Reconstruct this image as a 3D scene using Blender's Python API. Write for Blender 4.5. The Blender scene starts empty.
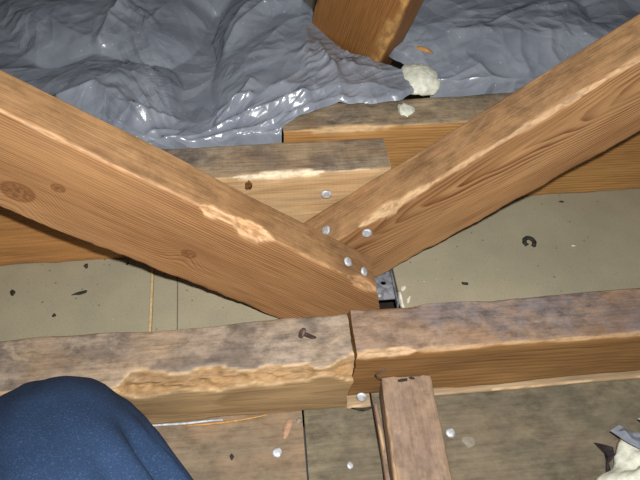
import bpy, math
import numpy as np
from mathutils import Matrix, Vector

S = bpy.context.scene
COL = S.collection

# ------------------------------------------------------------------ camera
PITCH, YAW, CAM_H = math.radians(46), math.radians(5.3), 0.60
FW = Vector((math.sin(YAW) * math.cos(PITCH), math.cos(YAW) * math.cos(PITCH), -math.sin(PITCH)))
RT = Vector((math.cos(YAW), -math.sin(YAW), 0))
UP = RT.cross(FW)
cd = bpy.data.cameras.new('camera')
cd.sensor_width = 36
cd.lens = 620 / 640 * 36
cd.clip_start = 0.01
cam = bpy.data.objects.new('camera', cd)
COL.objects.link(cam)
rot = Matrix((RT, UP, -FW)).transposed().to_4x4()
cam.matrix_world = Matrix.Translation((0, 0, CAM_H)) @ rot
S.camera = cam

# ------------------------------------------------------------------ world, flash, exposure
w = bpy.data.worlds.new('attic_gloom')
S.world = w
w.use_nodes = True
w.node_tree.nodes['Background'].inputs[0].default_value = (0.95, 1.0, 1.05, 1)
w.node_tree.nodes['Background'].inputs[1].default_value = 0.07
fl = bpy.data.lights.new('camera_flash', 'AREA')          # the flash tube of the camera that took the picture
fl.shape = 'RECTANGLE'
fl.size, fl.size_y = 0.018, 0.010
fl.energy = 8.5
fl.color = (1.0, 0.98, 0.95)
flash = bpy.data.objects.new('camera_flash', fl)
COL.objects.link(flash)
fpos = Vector((0, 0, CAM_H)) + RT * 0.020 + UP * 0.030 - FW * 0.005
flash.matrix_world = Matrix.Translation(fpos) @ rot
vs = S.view_settings
vs.view_transform = 'Standard'
vs.look = 'None'
vs.exposure = 0.0
vs.gamma = 1.0
vs.use_curve_mapping = False

# ------------------------------------------------------------------ numpy noise
_perm = np.random.RandomState(7).permutation(4096)
_val = np.random.RandomState(8).uniform(-1, 1, 4096)


def vnoise(x, y, z=0.0, seed=0):
    x, y, z = np.broadcast_arrays(np.asarray(x, float), np.asarray(y, float), np.asarray(z, float))
    xi, yi, zi = np.floor(x).astype(int), np.floor(y).astype(int), np.floor(z).astype(int)
    fx, fy, fz = x - xi, y - yi, z - zi
    fx, fy, fz = [f * f * f * (f * (f * 6 - 15) + 10) for f in (fx, fy, fz)]

    def h(a, b, c):
        return _val[_perm[(_perm[(_perm[(a + seed * 131) & 4095] + b) & 4095] + c) & 4095]]
    r = 0
    for dx, wx in ((0, 1 - fx), (1, fx)):
        for dy, wy in ((0, 1 - fy), (1, fy)):
            for dz, wz in ((0, 1 - fz), (1, fz)):
                r = r + wx * wy * wz * h(xi + dx, yi + dy, zi + dz)
    return r


def fbm(x, y, z=0.0, seed=0, octv=3, gain=0.5):
    r, a, f = 0, 1.0, 1.0
    for i in range(octv):
        r = r + a * vnoise(np.asarray(x) * f, np.asarray(y) * f, np.asarray(z) * f, seed + i * 17)
        a *= gain
        f *= 2.03
    return r


def sstep(a, b, x):
    t = np.clip((x - a) / (b - a), 0, 1)
    return t * t * (3 - 2 * t)


# ------------------------------------------------------------------ object helpers
def tag(o, label=None, cat=None, group=None, kind=None):
    if label: o['label'] = label
    if cat: o['category'] = cat
    if group: o['group'] = group
    if kind: o['kind'] = kind
    elif label: o['kind'] = 'thing'
    return o


def empty(name, loc=(0, 0, 0)):
    o = bpy.data.objects.new(name, None)
    COL.objects.link(o)
    o.location = loc
    return o


def mesh_obj(name, verts, faces, mat, parent=None, matrix=None, smooth=True, attrs=None):
    me = bpy.data.meshes.new(name)
    if isinstance(verts, np.ndarray): verts = verts.tolist()
    if isinstance(faces, np.ndarray): faces = faces.tolist()
    me.from_pydata(verts, [], faces)
    me.update()
    if smooth:
        me.polygons.foreach_set('use_smooth', [len(f) <= 4 for f in faces])
    for k, a in (attrs or {}).items():
        at = me.attributes.new(k, 'FLOAT', 'POINT')
        at.data.foreach_set('value', np.asarray(a, np.float32))
    me.materials.append(mat)
    o = bpy.data.objects.new(name, me)
    COL.objects.link(o)
    if parent: o.parent = parent
    if matrix is not None: o.matrix_local = matrix
    return o


def frame(origin, ex, ey):
    ex, ey = Vector(ex).normalized(), Vector(ey).normalized()
    ez = ex.cross(ey)
    m = Matrix((ex, ey, ez)).transposed().to_4x4()
    m.translation = Vector(origin)
    return m


# ------------------------------------------------------------------ materials
def srgb(r, g, b):
    f = lambda c: (c / 255 / 12.92) if c / 255 <= 0.04045 else ((c / 255 + 0.055) / 1.055) ** 2.4
    return (f(r), f(g), f(b), 1)


class NT:
    """small wrapper that makes node graphs short to write"""
    def __init__(s, name):
        s.m = bpy.data.materials.new(name)
        s.m.use_nodes = True
        s.t = s.m.node_tree
        s.b = s.t.nodes['Principled BSDF']
        s.co = s.t.nodes.new('ShaderNodeTexCoord').outputs['Object']

    def put(s, sock, v):
        if isinstance(v, bpy.types.NodeSocket): s.t.links.new(v, sock)
        elif v is not None:
            try: sock.default_value = v
            except Exception: sock.default_value = v[:3]

    def math(s, op, a, b=None, c=None, clamp=False):
        n = s.t.nodes.new('ShaderNodeMath'); n.operation = op; n.use_clamp = clamp
        for i, v in enumerate((a, b, c)): s.put(n.inputs[i], v)
        return n.outputs[0]

    def vmath(s, op, a, b=None):
        n = s.t.nodes.new('ShaderNodeVectorMath'); n.operation = op
        s.put(n.inputs[0], a); s.put(n.inputs[1], b)
        return n.outputs['Value'] if op in ('LENGTH', 'DISTANCE', 'DOT_PRODUCT') else n.outputs['Vector']

    def map(s, v, scale=(1, 1, 1), loc=(0, 0, 0), rot=0.0):
        n = s.t.nodes.new('ShaderNodeMapping')
        s.put(n.inputs['Vector'], v)
        n.inputs['Scale'].default_value = scale
        n.inputs['Location'].default_value = loc
        n.inputs['Rotation'].default_value = (0, 0, rot)
        return n.outputs[0]

    def noise(s, v, scale=1.0, detail=3, rough=0.55, color=False, dist=0.0):
        n = s.t.nodes.new('ShaderNodeTexNoise')
        s.put(n.inputs['Vector'], v)
        n.inputs['Scale'].default_value = scale
        n.inputs['Detail'].default_value = detail
        n.inputs['Roughness'].default_value = rough
        n.inputs['Distortion'].default_value = dist
        return n.outputs['Color' if color else 'Fac']

    def voronoi(s, v, scale, feature='F1'):
        n = s.t.nodes.new('ShaderNodeTexVoronoi')
        n.feature = feature
        s.put(n.inputs['Vector'], v)
        n.inputs['Scale'].default_value = scale
        return n.outputs['Distance']

    def ramp(s, f, stops):
        n = s.t.nodes.new('ShaderNodeValToRGB')
        s.put(n.inputs[0], f)
        e = n.color_ramp.elements
        while len(e) < len(stops): e.new(0.5)
        for i, (p, c) in enumerate(stops):
            e[i].position = p
            e[i].color = c if len(c) == 4 else (*c, 1)
        return n.outputs[0]

    def rng(s, f, a, b, c=0.0, d=1.0):
        n = s.t.nodes.new('ShaderNodeMapRange')
        n.interpolation_type = 'SMOOTHSTEP'
        s.put(n.inputs[0], f)
        for i, v in enumerate((a, b, c, d)): n.inputs[i + 1].default_value = v
        return n.outputs[0]

    def mix(s, f, a, b, mode='MIX'):
        n = s.t.nodes.new('ShaderNodeMix'); n.data_type = 'RGBA'; n.blend_type = mode
        s.put(n.inputs[0], f); s.put(n.inputs[6], a); s.put(n.inputs[7], b)
        return n.outputs[2]

    def attr(s, name):
        n = s.t.nodes.new('ShaderNodeAttribute'); n.attribute_name = name
        return n.outputs['Fac']

    def sep(s, v):
        n = s.t.nodes.new('ShaderNodeSeparateXYZ'); s.put(n.inputs[0], v)
        return n.outputs

    def comb(s, x, y, z):
        n = s.t.nodes.new('ShaderNodeCombineXYZ')
        for i, v in enumerate((x, y, z)): s.put(n.inputs[i], v)
        return n.outputs[0]

    def bump(s, h, strength=0.3, dist=0.002):
        n = s.t.nodes.new('ShaderNodeBump')
        n.inputs['Strength'].default_value = strength
        n.inputs['Distance'].default_value = dist
        s.put(n.inputs['Height'], h)
        s.put(s.b.inputs['Normal'], n.outputs[0])

    def done(s, col, rough=0.7, spec=0.3):
        s.put(s.b.inputs['Base Color'], col)
        s.put(s.b.inputs['Roughness'], rough)
        s.b.inputs['Specular IOR Level'].default_value = spec
        return s.m


def wood(name, light, dark, seed=0, pith=(0.03, -0.25), tilt=(0.0, 0.0), freq=260, contrast=1.0,
         knots=(), warp=0.006, top_col=None, top_amt=0.0, top_scale=25, stain=(90, 80, 75), stain_amt=0.25,
         stain_scale=14, chip_col=(232, 196, 150), fine=0.5, rough=0.62, spec=0.3, top2=None, saw=0.0, top_fib=0.4, scuff=0.25, scuff_col=(196, 176, 150), chip_in=None, heart=None):
    """sawn softwood: growth rings round a pith line, knots that push the rings aside, dust and stains"""
    def mute(c_, k=0.14):
        if c_ is None: return None
        g_ = 0.3 * c_[0] + 0.59 * c_[1] + 0.11 * c_[2]
        return tuple(v + (g_ - v) * k for v in c_)
    light, dark = mute(light), mute(dark)
    n = NT(name)
    co = n.map(n.co, loc=(seed * 0.37, 0, 0))
    x, y, z = n.sep(co)
    nz = n.noise(n.map(n.co, scale=(5, 22, 22), loc=(seed, seed * 2, 3)), 1, 3, 0.5, color=True)
    nx, ny, nzz = n.sep(nz)
    yy = n.math('ADD', y, n.math('MULTIPLY', n.math('SUBTRACT', nx, 0.5), warp * 2))
    zz = n.math('ADD', z, n.math('MULTIPLY', n.math('SUBTRACT', ny, 0.5), warp * 2))
    py = n.math('SUBTRACT', n.math('ADD', yy, n.math('MULTIPLY', x, tilt[0])), pith[0])
    pz = n.math('SUBTRACT', n.math('ADD', zz, n.math('MULTIPLY', x, tilt[1])), pith[1])
    r = n.math('SQRT', n.math('ADD', n.math('MULTIPLY', py, py), n.math('MULTIPLY', pz, pz)))
    kmask = 0.0
    kdist = None
    ox, oy, oz = n.sep(n.co)
    for (kx, kz, kr) in knots:
        dx = n.math('SUBTRACT', ox, kx)
        dz = n.math('SUBTRACT', oz, kz)
        d2 = n.math('ADD', n.math('MULTIPLY', n.math('MULTIPLY', dx, dx), 0.55), n.math('MULTIPLY', dz, dz))
        g = n.math('POWER', 2.718, n.math('MULTIPLY', d2, -1 / (2.6 * kr) ** 2))
        r = n.math('ADD', r, n.math('MULTIPLY', g, kr * 1.9))
        d = n.math('SQRT', d2)
        d = n.math('ADD', d, n.math('MULTIPLY', n.math('SUBTRACT', nx, 0.5), kr * 0.35))
        k = n.rng(d, kr * 0.62, kr * 0.86, 1.0, 0.0)
        rim = n.math('MULTIPLY', n.rng(d, kr * 0.62, kr * 0.8, 0, 1), n.rng(d, kr * 0.84, kr * 1.05, 1, 0))
        kmask = k if kdist is None else n.math('MAXIMUM', kmask, k)
        kdist = rim if kdist is None else n.math('MAXIMUM', kdist, rim)
    ph = n.math('FRACT', n.math('MULTIPLY', r, freq))
    ring = n.ramp(ph, [(0.0, (0, 0, 0)), (0.35, (0.18,) * 3), (0.78, (0.85,) * 3), (0.9, (1, 1, 1)), (1.0, (0, 0, 0))])
    vary = n.noise(n.map(n.co, scale=(6, 40, 40), loc=(seed + 3, 1, seed)), 1, 2)
    ringf = n.math('MULTIPLY', ring, n.rng(vary, 0.3, 0.7, 0.25 * contrast, 1.0 * contrast), clamp=True)
    col = n.mix(ringf, srgb(*light), srgb(*dark))
    big = n.noise(n.map(n.co, scale=(4, 14, 14), loc=(seed * 3, 0, 0)), 1, 4)
    col = n.mix(n.rng(big, 0.3, 0.75, 0, 0.45), col, srgb(*dark))
    if heart:                                   # heartwood tone over one stretch of the timber
        hx = n.math('ADD', ox, n.math('MULTIPLY', n.math('SUBTRACT', big, 0.5), 0.3))
        col = n.mix(n.rng(hx, heart[0], heart[1], heart[3], 0.0), col, n.mix(ringf, srgb(*heart[2]), srgb(*[c * 0.8 for c in heart[2]])))
    fib = n.noise(n.map(n.co, scale=(14, 420, 420), loc=(seed, 0, 0)), 1, 3, 0.65)
    col = n.mix(fine, col, n.mix(1.0, col, n.ramp(fib, [(0.34, (0.45,) * 3), (0.5, (0.95,) * 3), (0.66, (1.25,) * 3)]), 'MULTIPLY'))
    if knots:
        kc = n.mix(n.rng(n.noise(n.co, 260, 3), 0.35, 0.65), srgb(*[c * 0.7 for c in dark]), srgb(*[c * 1.12 for c in dark]))
        col = n.mix(n.math('MULTIPLY', kmask, 0.75), col, kc)
        col = n.mix(n.math('MULTIPLY', kdist, 0.65), col, srgb(105, 62, 34))
    st = n.noise(n.map(n.co, scale=(0.6, 1, 1), loc=(seed * 5, 2, 1)), stain_scale, 5, 0.62)
    col = n.mix(n.rng(st, 0.48, 0.72, 0, stain_amt), col, srgb(*stain))
    if top_col:
        t1 = n.noise(n.map(n.co, scale=(0.85, 1, 1), loc=(seed, 7, 0)), top_scale, 6, 0.68)
        t2 = n.noise(n.map(n.co, scale=(0.75, 1.2, 1), loc=(seed, 1, 9)), top_scale * 3.2, 6, 0.72)
        tc = n.mix(n.rng(t1, 0.4, 0.62), srgb(*top_col), srgb(*(top2 or top_col)))
        tc = n.mix(0.75, tc, n.mix(1.0, tc, n.ramp(t2, [(0.34, (0.38,) * 3), (0.5, (0.95,) * 3), (0.64, (1.35,) * 3)]), 'MULTIPLY'))
        tc = n.mix(top_fib, tc, n.mix(1.0, tc, n.ramp(fib, [(0.36, (0.5,) * 3), (0.5, (1,) * 3), (0.66, (1.3,) * 3)]), 'MULTIPLY'))
        t3 = n.noise(n.map(n.co, scale=(0.8, 1, 1), loc=(seed, 4, 2)), top_scale * 1.6, 5, 0.75, dist=0.6)
        tc = n.mix(n.rng(t3, 0.56, 0.68, 0, scuff), tc, srgb(*scuff_col))
        amt = n.math('MULTIPLY', n.attr('top'), n.rng(n.noise(n.map(n.co, loc=(0, seed, 4)), top_scale * 0.8, 4), 0.25, 0.6, top_amt * 0.55, top_amt))
        col = n.mix(amt, col, tc)
    ch = n.attr('chip')
    cn = n.noise(n.map(n.co, scale=(0.4, 1, 1)), 160, 4, 0.7)
    cc = n.mix(n.rng(cn, 0.35, 0.7), srgb(*chip_col), srgb(*[c * 0.72 for c in chip_col]))
    if chip_in:
        ci = n.mix(n.rng(n.noise(n.map(n.co, scale=(0.15, 1, 1), loc=(seed, 0, 0)), 170, 4, 0.7), 0.35, 0.65), srgb(*chip_in), srgb(*[c * 0.7 for c in chip_in]))
        cc = n.mix(n.attr('deep'), cc, ci)
    col = n.mix(n.math('MULTIPLY', ch, n.rng(cn, 0.2, 0.45, 0.45, 1.0)), col, cc)
    hh = n.math('ADD', n.math('MULTIPLY', fib, 0.7), n.math('MULTIPLY', ring, -0.25))
    if saw:
        sw = n.t.nodes.new('ShaderNodeTexWave')
        sw.bands_direction = 'X'
        n.put(sw.inputs['Vector'], n.map(n.co, scale=(1, 0, 0.25)))
        sw.inputs['Scale'].default_value = 60
        sw.inputs['Distortion'].default_value = 5
        sw.inputs['Detail'].default_value = 3
        sw.inputs['Detail Scale'].default_value = 2.5
        hh = n.math('ADD', hh, n.math('MULTIPLY', sw.outputs['Fac'], saw * 0.6))
        col = n.mix(saw * 0.5, col, n.mix(1.0, col, n.ramp(sw.outputs['Fac'], [(0, (0.75,) * 3), (1, (1.12,) * 3)]), 'MULTIPLY'))
    n.bump(hh, 0.35, 0.0012)
    return n.done(col, rough, spec)


def metal(name, a, b, rough=0.42, scale=180, met=0.5):
    n = NT(name)
    f = n.noise(n.co, scale, 4, 0.6)
    n.b.inputs['Metallic'].default_value = met
    n.bump(f, 0.25, 0.0008)
    return n.done(n.mix(n.rng(f, 0.35, 0.65), srgb(*a), srgb(*b)), rough, 0.5)


def plain(name, a, b, scale=60, rough=0.8, spec=0.2, bump=0.2):
    n = NT(name)
    f = n.noise(n.co, scale, 4, 0.62)
    n.bump(f, bump, 0.002)
    return n.done(n.mix(n.rng(f, 0.3, 0.7), srgb(*a), srgb(*b)), rough, spec)


M = {}
M['nail'] = metal('zinc_nail', (205, 208, 210), (150, 152, 156), 0.5, 180, 0.35)
M['rust'] = metal('rusted_iron', (112, 94, 86), (74, 60, 54), 0.6, 180, 0.3)
M['galv'] = metal('galvanised_steel', (150, 153, 160), (104, 107, 116), 0.5, 120, 0.3)
M['wool'] = plain('white_mineral_wool', (222, 223, 208), (196, 199, 184), 160, 0.95, 0.05, 0.25)
M['plaster'] = plain('white_plaster', (225, 222, 210), (190, 186, 172), 150, 0.9, 0.1)
M['dust'] = plain('pale_dust', (142, 134, 122), (120, 112, 100), 120, 0.95, 0.05)
M['sliver'] = plain('pink_brown_sliver', (178, 146, 122), (150, 118, 96), 200, 0.8, 0.1)
M['dirt'] = plain('dark_dirt', (66, 62, 56), (44, 42, 38), 300, 0.95, 0.05, 0.6)
M['sole'] = plain('dark_leather', (40, 34, 30), (26, 22, 20), 90, 0.6, 0.3)
M['backing'] = plain('painted_dark_board', (60, 52, 44), (40, 36, 32), 30, 0.95, 0.05)
M['cord'] = plain('pale_cord', (196, 200, 206), (150, 156, 166), 200, 0.6, 0.3)
M['strip'] = plain('pale_joint_strip', (206, 182, 138), (180, 154, 112), 200, 0.8, 0.2)
M['splinter'] = plain('orange_splinter', (190, 146, 88), (158, 114, 64), 200, 0.7, 0.2)


def gypsum():
    n = NT('gypsum_board_paper')
    a = n.noise(n.co, 9, 5, 0.6)
    b = n.noise(n.map(n.co, scale=(1, 1.6, 1)), 420, 3, 0.6)
    c = n.mix(n.rng(a, 0.3, 0.7), srgb(160, 152, 128), srgb(147, 140, 119))
    c = n.mix(n.rng(b, 0.55, 0.7, 0, 0.5), c, srgb(104, 98, 84))
    v = n.voronoi(n.map(n.co, loc=(0.31, 0.17, 0)), 75)
    sel = n.noise(n.map(n.co, loc=(4, 1, 0)), 40, 2)
    c = n.mix(n.math('MULTIPLY', n.rng(v, 0.05, 0.13, 0.75, 0.0), n.rng(sel, 0.46, 0.56)), c, srgb(74, 66, 56))
    v2 = n.voronoi(n.map(n.co, loc=(1.31, 3.17, 0)), 60)
    c = n.mix(n.math('MULTIPLY', n.rng(v2, 0.03, 0.06, 0.7, 0.0), n.rng(sel, 0.40, 0.47, 1, 0)), c, srgb(222, 216, 196))
    n.bump(n.noise(n.co, 300, 3), 0.12, 0.001)
    return n.done(c, 0.75, 0.25)


M['gypsum'] = gypsum()


def plastic():
    n = NT('grey_polythene_film')
    a = n.noise(n.co, 18, 4, 0.6)
    c = n.mix(n.rng(a, 0.3, 0.7), srgb(138, 144, 154), srgb(119, 125, 137))
    v = n.voronoi(n.co, 78)
    sel = n.noise(n.map(n.co, loc=(2, 0, 0)), 22, 2)
    c = n.mix(n.math('MULTIPLY', n.rng(v, 0.06, 0.11, 0.75, 0.0), n.rng(sel, 0.42, 0.56)), c, srgb(188, 192, 200))
    v2 = n.voronoi(n.map(n.co, loc=(1, 1, 0)), 160)
    c = n.mix(n.math('MULTIPLY', n.rng(v2, 0.06, 0.11, 0.4, 0.0), n.rng(sel, 0.4, 0.5)), c, srgb(176, 180, 188))
    # crisp little creases of thin film
    wco = n.vmath('ADD', n.co, n.vmath('SCALE', n.noise(n.co, 9, 2, 0.5, color=True)))
    wco.node.inputs[1].links[0].from_node.inputs['Scale'].default_value = 0.06
    e1 = n.voronoi(n.map(wco, scale=(1.1, 0.75, 1), rot=0.6), 15, 'DISTANCE_TO_EDGE')
    e2 = n.voronoi(n.map(wco, scale=(1.0, 0.8, 1), loc=(3, 1, 0), rot=-0.3), 40, 'DISTANCE_TO_EDGE')
    mk = n.rng(n.noise(n.map(n.co, loc=(9, 2, 0)), 12, 2), 0.4, 0.6)
    hb = n.math('ADD', n.math('MULTIPLY', e1, -1.0), n.math('MULTIPLY', n.math('MULTIPLY', e2, mk), -0.45))
    hb = n.math('ADD', hb, n.math('MULTIPLY', n.noise(n.co, 130, 3, 0.6), 0.02))
    n.bump(hb, 1.0, 0.010)
    r = n.rng(n.noise(n.map(n.co, loc=(5, 0, 0)), 30, 3), 0.3, 0.7, 0.20, 0.32)
    return n.done(c, r, 0.55)


M['plastic'] = plastic()


def denim():
    n = NT('blue_denim')
    a = n.noise(n.co, 16, 4, 0.6)
    c = n.mix(n.rng(a, 0.3, 0.7), srgb(19, 33, 53), srgb(26, 41, 63))
    x, y, z = n.sep(n.co)
    tw = n.noise(n.co, 900, 2, 0.7)
    c = n.mix(n.rng(tw, 0.5, 0.75, 0, 0.3), c, srgb(62, 80, 106))
    c = n.mix(n.rng(n.noise(n.map(n.co, loc=(3, 3, 3)), 700, 2), 0.55, 0.75, 0, 0.5), c, srgb(16, 28, 52))
    n.bump(tw, 0.35, 0.001)
    return n.done(c, 0.9, 0.12)


M['denim'] = denim()

M['web_l'] = wood('fir_web_straight_grain', (172, 124, 76), (124, 78, 40), seed=1.3, pith=(-0.10, 0.24), tilt=(0.02, 0.03), freq=420,
                  knots=((-0.317, 0.026, 0.0115), (-0.290, 0.050, 0.005), (-0.1487, 0.038, 0.0065)), top_col=(168, 132, 92), top2=(146, 114, 82), top_amt=0.7,
                  top_scale=12, stain_amt=0.10, warp=0.004, chip_col=(226, 186, 142), fine=0.42, contrast=1.1, scuff=0.2, scuff_col=(186, 152, 112), chip_in=(214, 168, 122))
M['web_r'] = wood('fir_web_bold_grain', (172, 126, 78), (108, 62, 26), seed=2.1, pith=(0.075, 0.083), tilt=(0.035, 0.02), freq=560, contrast=1.25,
                  top_col=(164, 128, 90), top2=(140, 108, 78), top_amt=0.95, top_scale=10, stain_amt=0.10, warp=0.005,
                  chip_col=(208, 176, 134), fine=0.4, scuff=0.3, scuff_col=(186, 156, 118))
M['joist_a'] = wood('pale_sawn_joist', (200, 164, 116), (164, 118, 72), heart=(-0.2, -0.02, (172, 118, 62), 0.85), seed=3.7, pith=(0.2, 0.06), tilt=(0.02, 0), freq=180, contrast=0.5,
                    top_col=(146, 132, 112), top2=(108, 98, 90), top_amt=1.0, top_scale=18, stain_amt=0.15, chip_col=(240, 222, 190), saw=0.18, scuff=0.3, scuff_col=(178, 156, 124))
M['joist_b'] = wood('honey_sawn_joist', (182, 132, 70), (140, 90, 40), seed=4.9, pith=(0.1, -0.2), tilt=(0.0, 0.03), freq=230,
                    top_col=(156, 138, 112), top2=(116, 106, 94), top_amt=1.0, top_scale=14, stain_amt=0.15, chip_col=(222, 194, 150))
M['plate_l'] = wood('weathered_plate_pale', (170, 138, 94), (132, 98, 60), top_fib=0.18, seed=5.3, pith=(0.15, 0.12), tilt=(0.03, 0.04), freq=170, contrast=0.8,
                    top_col=(144, 129, 114), top2=(108, 97, 88), top_amt=1.0, top_scale=20, stain=(96, 84, 66), stain_amt=0.45, stain_scale=11,
                    chip_col=(216, 186, 146), chip_in=(162, 124, 80), scuff=0.5, scuff_col=(180, 157, 130))
M['plate_r'] = wood('weathered_plate_brown', (152, 108, 58), (110, 72, 36), top_fib=0.18, seed=6.1, pith=(0.02, 0.2), tilt=(0.02, 0.05), freq=200, contrast=0.9,
                    top_col=(136, 114, 96), top2=(114, 105, 104), top_amt=1.0, top_scale=20, stain=(96, 76, 54), stain_amt=0.3, chip_col=(204, 172, 134), scuff=0.4, scuff_col=(168, 142, 116))
M['stub'] = wood('grey_brown_stub', (156, 124, 100), (120, 88, 66), top_fib=0.18, seed=7.7, pith=(0.02, -0.3), freq=200, contrast=0.4,
                 top_col=(142, 120, 100), top2=(124, 106, 92), top_amt=0.9, top_scale=18, stain=(60, 48, 40), stain_amt=0.5, saw=0.12)
M['strut'] = wood('amber_strut', (164, 108, 48), (126, 74, 28), seed=8.3, pith=(0.05, 0.3), tilt=(0.01, 0), freq=330, contrast=0.7,
                  stain_amt=0.1, chip_col=(206, 160, 98), fine=0.5)
M['packer'] = wood('pale_packer', (164, 138, 104), (132, 104, 72), seed=9.1, freq=160, contrast=0.5, stain_amt=0.3)
M['plank'] = wood('dirty_floor_board', (138, 114, 90), (102, 82, 64), top_fib=0.18, seed=10.7, pith=(0.05, -0.06), tilt=(0.03, 0.012), freq=150, contrast=0.45,
                  warp=0.012, stain=(96, 92, 80), stain_amt=0.95, stain_scale=12, top_col=(120, 108, 90), top2=(136, 113, 89), top_amt=0.75, top_scale=16,
                  fine=0.35, rough=0.75, spec=0.2, saw=0.0, scuff=0.3, scuff_col=(150, 128, 104))
M['plank_g'] = wood('grey_floor_board', (136, 118, 94), (106, 90, 70), top_fib=0.18, seed=12.2, pith=(0.05, -0.06), tilt=(0.03, 0.012), freq=150, contrast=0.45,
                    warp=0.012, stain=(94, 90, 78), stain_amt=0.95, stain_scale=12, top_col=(110, 102, 84), top2=(94, 88, 74), top_amt=0.9, top_scale=16,
                    fine=0.35, rough=0.75, spec=0.2, saw=0.0, scuff=0.25, scuff_col=(142, 120, 94))


# ------------------------------------------------------------------ timber
def beam(name, mat, mtx, x0, x1, wd, ht, chips=None, seed=0, step=0.003, lo=None, hi=None, base=0.0012, ns=13, parent=None,
         wavy=0.0008, end_rough=0.0015, zsag=None):
    """sawn timber, local x along it, front face y=0, back face y=wd, top z=ht; worn and chipped corners"""
    t = (1 - np.cos(np.linspace(0, math.pi, ns))) / 2
    t = t[:-1]
    ring = []
    for (a, b) in (((0, 0), (wd, 0)), ((wd, 0), (wd, ht)), ((wd, ht), (0, ht)), ((0, ht), (0, 0))):
        for k in t: ring.append((a[0] + (b[0] - a[0]) * k, a[1] + (b[1] - a[1]) * k))
    ring = np.array(ring)
    nr = len(ring)
    nx = max(2, int((x1 - x0) / step) + 1)
    s = np.linspace(0, 1, nx)
    Y = np.tile(ring[:, 0], (nx, 1))
    Z = np.tile(ring[:, 1], (nx, 1))
    a = np.full(nr, x0) if lo is None else np.array([lo(y, z) for y, z in ring])
    b = np.full(nr, x1) if hi is None else np.array([hi(y, z) for y, z in ring])
    a = a + end_rough * vnoise(ring[:, 0] * 180, ring[:, 1] * 180, 0.5, seed)
    b = b + end_rough * vnoise(ring[:, 0] * 180, ring[:, 1] * 180, 9.5, seed)
    X = a[None] + s[:, None] * (b - a)[None]
    top = (Z > ht - 1e-6) * 1.0
    chip = np.zeros_like(X)
    deep = np.zeros_like(X)
    Yo, Zo = Y.copy(), Z.copy()
    for ci, (cy, cz) in {'FB': (0, 0), 'BB': (1, 0), 'BT': (1, 1), 'FT': (0, 1)}.items():
        da = (wd - Yo) if cy else Yo
        db = (ht - Zo) if cz else Zo
        n1 = fbm(X * 38, seed + 3.3 * cy + 7.1 * cz, 0.2, seed, 4)
        c = base * (1 + 0.9 * n1)
        rough = 0 * X
        cs = 0 * X
        for cdef in (chips or {}).get(ci, ()):
            u0, u1, dep = cdef[:3]
            st_ = cdef[3] if len(cdef) > 3 else 0.6
            ed = min(0.02, (u1 - u0) * 0.35)
            win = sstep(u0 - ed * 0.3, u0 + ed, X) * (1 - sstep(u1 - ed, u1 + ed * 0.3, X))
            cc = dep * win * np.clip(0.85 + 0.42 * fbm(X * 28, seed * 1.7 + u0 * 31, cy + cz * 2, seed + 5, 4, 0.45), 0.1, 2)
            cs = np.where(cc > c, st_, cs)
            c = np.maximum(c, cc)
        k = 1.35 - 0.35 * cz                       # chips bite a little deeper down the face than across the edge
        over = np.clip(c - (da + db / k), 0, None)
        rg = 1 + 0.3 * fbm(X * 110, Y * 260, Z * 260, seed + 11, 2)
        Y = Y + (over * 0.5 * rg) * (-1 if cy else 1)
        Z = Z + (over * 0.5 * rg) * (-1 if cz else 1)
        lim = 0.0012 * vnoise(X * 90, Yo * 300, Zo * 300, seed + 31)
        chip = np.maximum(chip, sstep(0.0003, 0.0018, over + lim) * (over > 1e-5) * cs)
        deep = np.maximum(deep, sstep(0.0022, 0.0042, over + lim))
        top = top * (1 - 0.8 * sstep(0.0004, 0.002, over))
    Y = Y + wavy * fbm(X * 9, Yo * 30, Zo * 30, seed + 21, 2)
    Z = Z + wavy * fbm(X * 9, Yo * 30, Zo * 30 + 50, seed + 22, 2)
    if zsag: Z = Z + zsag(X) * (Zo / ht)
    V = np.stack([X, Y, Z], -1).reshape(-1, 3)
    i = np.arange(nx - 1)[:, None] * nr
    j = np.arange(nr)[None]
    j2 = (j + 1) % nr
    F = np.stack([i + j, i + nr + j, i + nr + j2, i + j2], -1).reshape(-1, 4)[:, ::-1]
    faces = F.tolist()
    # end grain: own verts so that the edge stays crisp
    n0 = len(V)
    V = np.concatenate([V, V[:nr], V[(nx - 1) * nr:nx * nr]])
    faces.append(list(range(n0, n0 + nr)))
    faces.append(list(range(n0 + 2 * nr - 1, n0 + nr - 1, -1)))
    tp = np.concatenate([top.ravel(), np.zeros(2 * nr)])
    chp = np.concatenate([chip.ravel(), np.zeros(2 * nr)])
    dp = np.concatenate([deep.ravel(), np.zeros(2 * nr)])
    return mesh_obj(name, V, faces, mat, parent, mtx, True, {'top': tp, 'chip': chp, 'deep': dp})


def lathe(name, prof, mat, parent, mtx, seg=14, wob=0.0, seed=0):
    V, F = [], []
    for i, (r, z) in enumerate(prof):
        for k in range(seg):
            a = 2 * math.pi * k / seg
            rr = r * (1 + wob * float(vnoise(math.cos(a) * 1.5 + seed, math.sin(a) * 1.5, i * 0.4)))
            V.append((rr * math.cos(a), rr * math.sin(a), z))
    for i in range(len(prof) - 1):
        for k in range(seg):
            k2 = (k + 1) % seg
            F.append((i * seg + k, i * seg + k2, (i + 1) * seg + k2, (i + 1) * seg + k))
    F.append([(len(prof) - 1) * seg + k for k in range(seg)])
    F.append([seg - 1 - k for k in range(seg)])
    return mesh_obj(name, V, F, mat, parent, mtx)


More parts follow.
